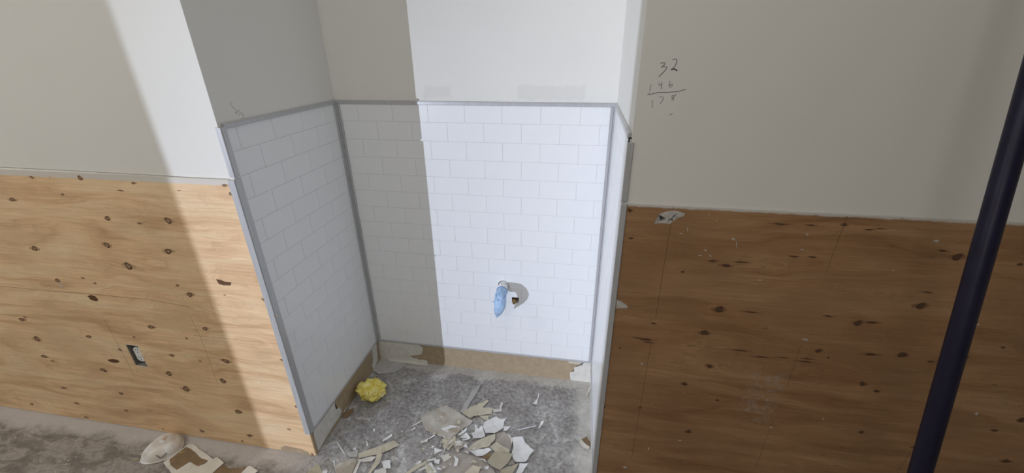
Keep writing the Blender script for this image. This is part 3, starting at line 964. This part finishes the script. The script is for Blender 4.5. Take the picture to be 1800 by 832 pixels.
for ang_, len_, z_ in ((2.9, 0.030, 0.022), (3.6, 0.026, 0.010), (0.8, 0.018, 0.036), (-0.5, 0.014, 0.024)):
    ca_, sa_ = math.cos(ang_), math.sin(ang_)
    bm = bmesh.new()
    g_ = []
    for a in range(6):
        row = []
        for b in range(4):
            t_ = a / 5
            wv = (b / 3 - 0.5) * (0.034 - 0.016 * t_) + 0.004 * math.sin(a * 1.7 + ang_ * 3)
            rad_ = 0.036 + len_ * t_
            zz_ = max(0.003, z_ + 0.010 * math.sin(t_ * 3 + ang_) + 0.006 * math.sin(b * 2.1 + a))
            row.append(bm.verts.new((yc.x + ca_ * rad_ - sa_ * wv, yc.y + sa_ * rad_ + ca_ * wv, zz_)))
        g_.append(row)
    for a in range(5):
        for b in range(3):
            bm.faces.new((g_[a][b], g_[a + 1][b], g_[a + 1][b + 1], g_[a][b + 1]))
    rg = bmesh.ops.extrude_face_region(bm, geom=bm.faces[:])
    for v in rg['geom']:
        if isinstance(v, bmesh.types.BMVert):
            v.co.z += 0.0008
    adopt(link_obj('paper_flap', mesh_from_bm('paper_flap', bm), M_yellow), yl)
fl = plate('paper_flap', [on_plane(u, v, 2, 0.0) + Vector((0, 0, 0)) for u, v in ((668, 681), (674, 683), (676, 692), (673, 699), (668, 698), (666, 690))], (0, 0, 1), 0.002, M_yellow_p, None, 0.001)
for v in fl.data.vertices:
    v.co += (CAM_C - v.co) * 0.0
    d_ = (CAM_C - v.co).normalized()
    v.co += d_ * ((0.055) / d_.z * 0.95)
adopt(fl, yl)

# ------------------------------------------------------------------ dust mask
mc = on_plane(296, 790, 2, 0.0)
ctr = Vector((-0.664, -0.090, 0.0))
mk = empty('dust_mask', ctr)
tag(mk, 'used white moulded dust mask with metal nose clip lying by the pale plywood', 'dust mask')
fw = (on_plane(262, 806, 2, 0.0) - on_plane(328, 772, 2, 0.0))
fw.z = 0
fw.normalize()
sd = Vector((-fw.y, fw.x, 0))
bm = bmesh.new()
NR, NS = 16, 40
rings = []
for i in range(NR + 1):
    tt = i / NR
    rr = []
    for k in range(NS):
        a = 2 * math.pi * k / NS
        # plan outline: a rounded triangle, pointed at the nose end
        ca, sa = math.cos(a), math.sin(a)
        taper = 1 - 0.26 * ca
        rx, ry = 0.071, 0.061 * taper
        prof = math.cos(tt * math.pi / 2)
        h = 0.056 * math.sin(tt * math.pi / 2) ** 0.85
        ridge = 0.010 * math.exp(-(sa * prof / 0.22) ** 2) * math.sin(tt * math.pi / 2)
        dent = -0.006 * math.exp(-((abs(sa) * prof - 0.45) / 0.16) ** 2) * math.sin(tt * math.pi)
        p = ctr + fw * (rx * ca * prof - 0.012 * tt) + sd * (ry * sa * prof) + Vector((0, 0, 0.004 + h + ridge + dent))
        p.z += 0.0025 * noise.noise(p * 45)
        rr.append(bm.verts.new(p))
    rings.append(rr)
for a, b in zip(rings, rings[1:]):
    for k in range(NS):
        bm.faces.new((a[k], a[(k + 1) % NS], b[(k + 1) % NS], b[k]))
bmesh.ops.remove_doubles(bm, verts=bm.verts[:], dist=1e-5)
shell = link_obj('shell', mesh_from_bm('shell', bm, True), M_mask)
adopt(shell, mk)


from mathutils.bvhtree import BVHTree
mask_tree = BVHTree.FromPolygons([v.co.copy() for v in shell.data.vertices], [tuple(p.vertices) for p in shell.data.polygons])


def mask_pt(u, v, lift=0.0012):
    """point on the mask shell"""
    hit = mask_tree.ray_cast(CAM_C, ray(u, v).normalized())
    if hit[0] is None:
        return None
    return hit[0] + (CAM_C - hit[0]).normalized() * lift


adopt(link_obj('flange', tube_mesh('flange', [ctr + fw * 0.072 * math.cos(a) + sd * 0.062 * (1 - .26 * math.cos(a)) * math.sin(a) + Vector((0, 0, 0.0045)) for a in [2 * math.pi * k / 40 for k in range(41)]], 0.0035, 6), M_mask), mk)
clip = [mask_pt(u, v) for u, v in ((274, 801), (278, 803), (282, 805.5), (286, 803), (290, 799.5), (293, 797))]
clip = [p for p in clip if p is not None]
if len(clip) > 2:
    adopt(link_obj('nose_clip', tube_mesh('nose_clip', clip, 0.0027, 6), M_clip), mk)


def mask_decal(name, pix, mat):
    P = [mask_pt(u, v, 0.0012) for u, v in pix]
    if any(p is None for p in P):
        return
    nrm = (CAM_C - P[0]).normalized()
    adopt(plate(name, P, nrm, 0.0006, mat, None, 0.0, 1), mk)


mask_decal('print_patch', ((287, 766.5), (293.5, 766), (292, 770.5), (288, 774), (284.5, 772)), M_print)
mask_decal('white_label', ((279, 776), (285, 773.5), (290, 776.5), (288, 779), (280, 779)), M_outlet)
base_r = ctr - fw * 0.045 + sd * 0.066
adopt(link_obj('strap', tube_mesh('strap', [base_r + Vector((0, 0, .006)), base_r - fw * .012 + sd * .014 + Vector((0, 0, .010)), base_r - fw * .030 + sd * .010 + Vector((0, 0, .004)), base_r - fw * .022 + sd * .030 + Vector((0, 0, .003)), base_r + fw * .004 + sd * .022 + Vector((0, 0, .003))], 0.0018, 6), M_strap), mk)
base_f = ctr + fw * 0.076 - sd * 0.02
adopt(link_obj('strap', tube_mesh('strap', [base_f + Vector((0, 0, .006)), base_f + fw * .010 + Vector((0, 0, .005)), base_f + fw * .014 - sd * .010 + Vector((0, 0, .003))], 0.0018, 6), M_strap), mk)

# ------------------------------------------------------------------ torn paper on the floor
Z5 = lambda lst: [(700 + a / 5.858, 690 + b / 5.858) for a, b in lst]
Z6 = lambda lst: [(520 + a / 6.304, 700 + b / 6.304) for a, b in lst]
Z7 = lambda lst: [(230 + a / 7.2, 740 + b / 7.2) for a, b in lst]


def scrap(name, pix, h, mat, label=None, cat='paper scrap', group='torn paper scraps on the floor', curl=0.0, thick=0.0012, parent=None, jitter=0.0025, tilt=0.0):
    pts = [on_plane(u, v, 2, h) for u, v in pix]
    c = sum(pts, Vector()) / len(pts)
    size = max((p - c).length for p in pts)
    outl = []
    n = len(pts)
    for i in range(n):
        a, b = pts[i], pts[(i + 1) % n]
        e = b - a
        nn = max(1, int(e.length / 0.014))
        side = Vector((-e.y, e.x, 0)).normalized() if e.length > 1e-6 else Vector()
        for k in range(nn):
            q = a + e * (k / nn)
            if k:
                q = q + side * random.uniform(-jitter, jitter)
            outl.append(q)
    bm = bmesh.new()
    lo = [bm.verts.new(p) for p in outl]
    f = bm.faces.new(lo)
    bmesh.ops.triangulate(bm, faces=[f])
    bmesh.ops.subdivide_edges(bm, edges=[e for e in bm.edges if not e.is_boundary], cuts=1)
    bmesh.ops.triangulate(bm, faces=bm.faces[:])
    ang = random.uniform(0, 6.28)
    ax = Vector((math.cos(ang), math.sin(ang), 0))
    sd_ = random.uniform(0, 100)
    for v in bm.verts:
        s = (v.co - c).dot(ax) / max(size, 1e-4)
        v.co.z += curl * s * s + tilt * (s + 1) + 0.0022 * min(1, size / .04) * abs(noise.noise(v.co * 28 + Vector((sd_, 0, 0))))
    r = bmesh.ops.extrude_face_region(bm, geom=bm.faces[:])
    for v in r['geom']:
        if isinstance(v, bmesh.types.BMVert):
            v.co.z += thick
    ob = link_obj(name, mesh_from_bm(name, bm), mat, None)
    if parent is not None:
        adopt(ob, parent)
    if label:
        tag(ob, label, cat, group)
    return ob


# pieces beside the dust mask
bd = empty('torn_board_face', on_plane(330, 812, 2, 0.0))
tag(bd, 'large ivory drywall paper with a brown torn area beside the dust mask', 'paper scrap', 'torn paper scraps on the floor')
scrap('paper_sheet', Z7([(410, 530), (720, 310), (790, 300), (1040, 490), (1090, 465), (1180, 535), (1040, 662), (960, 740), (580, 740), (500, 650)]), 0.004, P_ivory, parent=bd, jitter=0.0015)
scrap('torn_area', Z7([(490, 490), (700, 330), (760, 360), (830, 420), (890, 480), (975, 505), (940, 540), (850, 575), (745, 520), (580, 620), (500, 560)]), 0.0068, P_card, parent=bd, thick=0.0006, jitter=0.0012)
scrap('paper_scrap', Z7([(1050, 655), (1180, 550), (1240, 612), (1450, 590), (1400, 670), (1200, 740), (1020, 740)]), 0.002, P_card, 'brown cardboard scrap at the lower edge between mask and alcove')
scrap('paper_scrap', Z7([(1500, 570), (1540, 590), (1610, 635), (1560, 680), (1400, 662)]), 0.008, P_ivory, 'small ivory chip lying on the brown cardboard scrap')

# the pile in the alcove, lowest pieces first
scrap('paper_scrap', Z5([(600, 620), (700, 640), (830, 680), (940, 760), (1000, 832), (1000, 880), (450, 880), (430, 760), (520, 640)]), 0.002, P_brown, 'large brownish grey sheet at the bottom of the paper pile')
scrap('paper_scrap', Z5([(245, 245), (490, 140), (560, 170), (650, 230), (770, 300), (740, 340), (640, 400), (600, 440), (530, 490), (400, 440), (280, 390), (240, 300)]), 0.004, P_beige, 'largest beige sheet at the upper left of the paper pile', curl=0.006)
scrap('paper_scrap', Z5([(500, 470), (450, 490), (462, 570), (520, 600), (600, 520), (590, 450)]), 0.003, P_cream, 'cream scrap just below the largest beige sheet')
scrap('paper_scrap', Z5([(660, 220), (750, 150), (920, 85), (930, 100), (870, 160), (975, 170), (960, 220), (870, 235), (780, 250), (740, 275)]), 0.005, P_cream, 'ragged cream strip at the far top of the paper pile', curl=0.008)
scrap('paper_scrap', Z5([(970, 170), (1040, 180), (1060, 110), (1080, 100), (1060, 195), (980, 205)]), 0.004, P_ivory, 'thin forked ivory sliver at the far right tip of the cream strip')
scrap('paper_scrap', Z5([(830, 240), (930, 240), (930, 290), (880, 285)]), 0.004, P_cream, 'small cream scrap behind the bright white scrap')
scrap('paper_scrap', Z5([(1010, 430), (1090, 405), (1150, 460), (1170, 540), (1150, 600), (1080, 560), (1000, 510)]), 0.004, P_brown, 'rounded brownish grey scrap between two white scraps', curl=0.004)
scrap('paper_scrap', Z5([(1120, 430), (1150, 440), (1180, 490), (1168, 540), (1150, 470)]), 0.0085, P_ivory, 'narrow ivory rim piece on the rounded brownish scrap')
scrap('paper_scrap', Z5([(890, 310), (960, 275), (1010, 255), (1060, 285), (1115, 270), (1090, 305), (1080, 370), (990, 430), (900, 430), (870, 360)]), 0.010, P_white, 'bright white scrap at the far side of the paper pile', curl=0.008)
scrap('paper_scrap', Z5([(790, 335), (825, 380), (860, 350), (880, 400), (892, 462), (770, 490), (755, 430), (785, 410)]), 0.009, P_white, 'spiky white scrap in the middle of the paper pile', curl=0.010)
scrap('paper_scrap', Z5([(1170, 470), (1220, 462), (1280, 465), (1310, 530), (1400, 600), (1350, 660), (1310, 720), (1210, 725), (1170, 660), (1185, 580)]), 0.008, P_white, 'large pale white scrap at the right side of the paper pile', curl=0.007)
scrap('paper_scrap', Z5([(720, 592), (800, 510), (900, 465), (1000, 430), (1000, 480), (940, 560), (800, 592)]), 0.010, P_cream, 'curved cream strip across the middle of the paper pile', curl=0.008)
scrap('paper_scrap', Z5([(940, 570), (1010, 515), (1080, 560), (1150, 600), (1140, 628), (1000, 612)]), 0.011, P_cream, 'cream scrap above the ribbed piece in the paper pile', curl=0.003)
scrap('paper_scrap', Z5([(1000, 610), (1140, 625), (1185, 640), (1120, 740), (1050, 800), (960, 760), (915, 710)]), 0.014, P_rib, 'ribbed cream cardboard piece near the right of the paper pile', curl=0.003, jitter=0.001)
scrap('paper_scrap', Z5([(730, 605), (830, 590), (930, 575), (960, 600), (870, 655), (810, 660)]), 0.012, P_white, 'white strip in front of the curved cream strip', curl=0.006)
scrap('paper_scrap', Z5([(860, 640), (950, 600), (960, 660), (910, 700), (870, 680)]), 0.009, P_card, 'dark brown scrap showing beside the ribbed piece')
scrap('paper_scrap', Z5([(690, 825), (770, 760), (850, 775), (830, 832), (780, 880), (680, 870)]), 0.008, P_cream, 'cream scrap at the near edge of the paper pile', curl=0.006)
scrap('paper_scrap', Z5([(1050, 805), (1130, 770), (1240, 740), (1180, 832), (1150, 880), (1060, 870)]), 0.010, P_rib, 'ribbed cream wedge at the near right of the paper pile', curl=0.004, jitter=0.001)
scrap('paper_scrap', Z5([(1250, 735), (1340, 740), (1300, 790), (1260, 850), (1210, 850)]), 0.009, P_white, 'white wedge at the near right end of the paper pile', curl=0.004)
scrap('paper_scrap', Z5([(1120, 690), (1180, 670), (1205, 735), (1140, 760)]), 0.004, P_brown, 'brownish scrap wedged under the ribbed pieces')
scrap('paper_scrap', Z5([(560, 540), (640, 500), (740, 520), (700, 560), (620, 600), (590, 590)]), 0.006, P_brown, 'dull brown scrap under the small white curls')
scrap('paper_scrap', Z5([(640, 210), (720, 60), (750, 0), (790, -40), (850, -90), (835, -40), (790, 40), (690, 195), (665, 212)]), 0.003, P_putty, 'long grey putty sliver pointing to the back wall', 'putty sliver')
small = [[(370, 575), (460, 598), (375, 642)], [(440, 662), (520, 630), (532, 690), (470, 722)], [(570, 650), (622, 690), (605, 760), (570, 762), (588, 700)],
         [(370, 702), (432, 694), (420, 742), (375, 732)], [(222, 512), (310, 478), (300, 515), (240, 527)], [(310, 478), (375, 440), (382, 448), (315, 492)],
         [(612, 440), (710, 365), (702, 400), (640, 446)], [(585, 510), (640, 500), (656, 548), (590, 560)], [(440, 378), (540, 340), (632, 362), (550, 368), (470, 402)],
         [(1085, 352), (1160, 355), (1120, 396), (1085, 398)], [(140, 350), (235, 290), (240, 305), (150, 355)], [(135, 395), (170, 365), (180, 372), (145, 400)],
         [(640, 470), (700, 415), (740, 470), (690, 475)], [(400, 292), (448, 248), (455, 256), (408, 298)], [(460, 620), (480, 575), (486, 580), (445, 672), (436, 668)],
         [(290, 700), (385, 678), (390, 700), (300, 712)], [(820, 800), (845, 757), (856, 762), (838, 812)], [(660, 490), (740, 470), (745, 480), (668, 505)],
         [(520, 530), (560, 495), (556, 510), (528, 540)], [(820, 690), (890, 690), (912, 728), (870, 700)], [(1225, 388), (1420, 345), (1418, 352), (1250, 392)],
         [(1440, 378), (1470, 300), (1500, 300), (1490, 330), (1460, 372)], [(1478, 478), (1520, 425), (1523, 432), (1486, 482)], [(1385, 120), (1430, 70), (1445, 10), (1452, 20), (1425, 130)],
         [(190, 730), (230, 705), (240, 725), (195, 760)], [(210, 800), (300, 760), (310, 775), (230, 815)], [(300, 730), (345, 730), (400, 832), (370, 832)], [(280, 770), (300, 765), (345, 832), (320, 832)]]
small_labels = ['white triangle of paper at the left edge of the pile', 'rounded white paper curl on the brownish bottom sheet', 'bent white sliver standing on the brownish bottom sheet', 'white chip just below the white triangle of paper',
                'white flake on bare floor left below the largest beige sheet', 'thin tail leading from the largest beige sheet to a white flake', 'pointed sliver at the lower right rim of the largest beige sheet', 'white curl beside the dull brown scrap',
                'white strip lying on the lower half of the largest beige sheet', 'small cream chip right of the bright white scrap', 'long sliver poking out left of the largest beige sheet', 'short splinter under the sliver left of the largest beige sheet',
                'white flake between the spiky scrap and the beige sheet', 'tiny light splinter on top of the largest beige sheet', 'thin upright splinter beside the white triangle of paper', 'pale strip over the long cream edge strip',
                'short white stick on the near cream scrap', 'narrow splinter below the spiky white scrap', 'tiny splinter on the cream scrap below the beige sheet', 'curved pale rim on the brownish bottom sheet',
                'long thin sliver alone on the floor right of the pile', 'forked white flake alone on the floor right of the pile', 'short straight sliver at the far right of the alcove floor', 'white scrape sliver on the floor below the pipe',
                'cream chip at the left end of the long cream edge strip', 'pale stick beside the long cream edge strip', 'slanted ivory stick at the near left of the pile', 'shorter slanted stick beside the slanted ivory stick']
for i, s in enumerate(small):
    scrap('paper_sliver', Z5(s), 0.012 if 500 < s[0][0] < 900 and s[0][1] < 720 else 0.005, [P_white, P_ivory, P_white][i % 3],
          small_labels[i], 'paper sliver', 'small pale slivers around the pile', curl=0.004, jitter=0.0006)
# anonymous small chips in the pile
random.seed(21)
for i in range(46):
    u0, v0 = random.gauss(812, 42), random.gauss(792, 24)
    if not (705 < u0 < 935 and 722 < v0 < 850):
        continue
    k_ = random.choice((3, 4, 4, 5))
    rr_ = random.uniform(2.0, 6.0)
    a0 = random.uniform(0, 6.28)
    el_ = random.uniform(0.3, 0.9)
    pix = []
    for q in range(k_):
        a = a0 + q * 6.283 / k_ + random.uniform(-.4, .4)
        x_, y_ = rr_ * math.cos(a), rr_ * el_ * math.sin(a)
        pix.append((u0 + x_ * math.cos(a0) - y_ * math.sin(a0), v0 + (x_ * math.sin(a0) + y_ * math.cos(a0)) * 0.75))
    scrap('paper_chip', pix, random.uniform(0.004, 0.016), random.choice((P_white, P_ivory, P_ivory, P_cream, P_beige)),
          'tiny torn paper chip strewn over the paper pile', 'paper chip', 'tiny chips strewn over the paper pile', curl=0.003, jitter=0.0006)
# left group in the alcove mouth
scrap('paper_scrap', Z6([(430, 740), (560, 690), (640, 668), (682, 700), (640, 800), (600, 880), (450, 880)]), 0.002, P_beige, 'beige grey sheet at the alcove mouth near the plywood corner')
scrap('paper_scrap', Z6([(560, 612), (640, 588), (692, 580), (682, 652), (600, 655)]), 0.003, P_putty, 'greyish scrap at the left end of the cream bar')
scrap('paper_scrap', Z6([(690, 622), (900, 545), (1090, 475), (1155, 520), (970, 610), (700, 672)]), 0.006, P_cream, 'straight cream bar left of the paper pile', jitter=0.001)
scrap('paper_scrap', Z6([(685, 690), (830, 650), (892, 660), (840, 705), (710, 708)]), 0.007, P_ivory, 'ivory strip lying just in front of the cream bar', curl=0.003)
scrap('paper_scrap', Z6([(900, 612), (962, 620), (930, 720), (850, 812), (820, 850), (790, 850), (880, 700)]), 0.010, P_cream, 'narrow cream strip crossing the near end of the cream bar', jitter=0.001)
scrap('paper_scrap', Z6([(945, 705), (1050, 690), (1055, 780), (975, 792)]), 0.003, P_white, 'squarish white scrap right of the narrow cream strip')
scrap('paper_scrap', Z6([(870, 800), (1000, 780), (1000, 870), (870, 870)]), 0.003, P_ivory, 'ivory scrap at the frame edge below the squarish white scrap')
scrap('paper_scrap', Z6([(630, 840), (700, 695), (722, 702), (665, 840)]), 0.008, P_ivory, 'thin straight ivory stick on the beige grey sheet', jitter=0.0006)
scrap('paper_scrap', Z6([(120, 840), (180, 785), (240, 735), (272, 770), (290, 840)]), 0.006, P_rib, 'ribbed cream piece at the foot of the pale plywood corner', curl=0.003, jitter=0.001)
scrap('paper_scrap', Z6([(290, 812), (352, 800), (345, 845), (280, 845)]), 0.004, P_white, 'tiny white scrap right of the ribbed corner piece')
scrap('paper_scrap', Z6([(1210, 840), (1300, 770), (1440, 700), (1450, 722), (1340, 790), (1260, 840)]), 0.008, P_cream, 'long cream edge strip at the near left of the pile', jitter=0.001)
scrap('paper_scrap', Z6([(1430, 740), (1470, 730), (1530, 800), (1580, 800), (1540, 850), (1460, 850)]), 0.006, P_cream, 'crooked cream scrap next to the long cream edge strip')
scrap('paper_scrap', Z6([(510, 205), (560, 150), (625, 120), (640, 150), (570, 222)]), 0.003, P_card, 'brown paper flap on the floor against the left alcove wall')
scrap('paper_scrap', Z6([(518, 150), (600, 15), (617, 25), (537, 160)]), 0.010, P_ivory, 'thin pale stick along the foot of the left alcove wall', jitter=0.0006)
scrap('paper_scrap', Z3([(1490, 668), (1505, 655), (1520, 672), (1548, 700), (1540, 712), (1515, 695)]), 0.004, P_ivory, 'small ivory scrap on the floor near the right alcove wall', curl=0.01)
scrap('paper_scrap', Z3([(1505, 655), (1535, 640), (1552, 668), (1552, 700), (1525, 672)]), 0.003, P_card, 'brown paper scrap at the foot of the right alcove wall')
scrap('paper_scrap', Z3([(490, 215), (600, 225), (690, 245), (705, 268), (640, 262), (560, 250), (490, 240)]), 0.004, P_ivory, 'pale paper strip lying at the foot of the back wall', curl=0.006)
scrap('paper_scrap', Z3([(428, 240), (520, 240), (590, 262), (520, 300), (440, 312), (405, 290)]), 0.002, P_putty, 'greyish paper flap in the rear left floor corner', curl=0.004)
scrap('paper_scrap', Z3([(1525, 425), (1545, 385), (1552, 370), (1550, 400), (1535, 430)]), 0.004, P_ivory, 'curled ivory sliver in the rear right floor corner', curl=0.008)
small6 = [[(960, 470), (1060, 405), (1072, 425), (965, 492)], [(440, 480), (470, 498), (550, 625), (520, 612)], [(780, 475), (798, 500), (800, 535), (785, 530)], [(745, 612), (775, 575), (780, 590), (757, 615)],
          [(855, 345), (880, 340), (875, 375), (858, 372)], [(1005, 372), (1030, 385), (1040, 395), (1015, 388)], [(415, 690), (430, 700), (436, 760), (428, 760)], [(1165, 368), (1190, 366), (1188, 376), (1166, 378)], [(635, 575), (665, 550), (672, 580)]]
small6_labels = ['small ivory bar lying above the cream bar', 'thin pale sliver in the plaster dust near the plywood corner', 'tiny upright splinter above the left end of the cream bar', 'tiny flake touching the left end of the cream bar',
                 'small white flake on bare floor in front of the yellow ball', 'tiny curl on bare floor right of the small white flake', 'thin splinter on the dust beside the beige grey sheet', 'faint speck of paper left of the largest beige sheet', 'tiny triangle above the greyish scrap at the cream bar']
for i, s in enumerate(small6):
    scrap('paper_sliver', Z6(s), 0.003, [P_white, P_ivory][i % 2], small6_labels[i], 'paper sliver', 'small pale slivers around the pile', curl=0.003, jitter=0.0005)

# crumbs nobody could count
bm = bmesh.new()
def crumb(x, y, s):
    z = 0.0005
    ang = random.uniform(0, 6.28)
    el = random.uniform(0.4, 1.0)
    pts = []
    for k in range(4):
        a = ang + k * math.pi / 2 + random.uniform(-.4, .4)
        pts.append(bm.verts.new((x + s * math.cos(a), y + s * el * math.sin(a), z)))
    top = bm.verts.new((x + random.uniform(-.3, .3) * s, y, z + s * random.uniform(.3, .7)))
    for k in range(4):
        bm.faces.new((pts[k], pts[(k + 1) % 4], top))
    bm.faces.new(pts[::-1])
for i in range(700):
    q = random.random()
    if q < 0.45:
        x, y = random.gauss(0.55, 0.17), random.gauss(0.10, 0.11)
    elif q < 0.8:
        x, y = random.uniform(0.03, W - 0.03), random.uniform(-0.15, D - 0.02)
    else:
        x, y = random.uniform(-1.1, 0.0), random.uniform(-0.25, -0.02)
    if y > D - 0.015 or (y > -0.012 and (x < 0.012 or x > W - 0.012)):
        continue
    crumb(x, y, random.choice((0.0012, 0.0018, 0.0025, 0.004)))
cr = link_obj('plaster_crumbs', mesh_from_bm('plaster_crumbs', bm), P_ivory)
tag(cr, 'fine pale plaster crumbs strewn over the concrete floor', 'crumbs', kind='stuff')
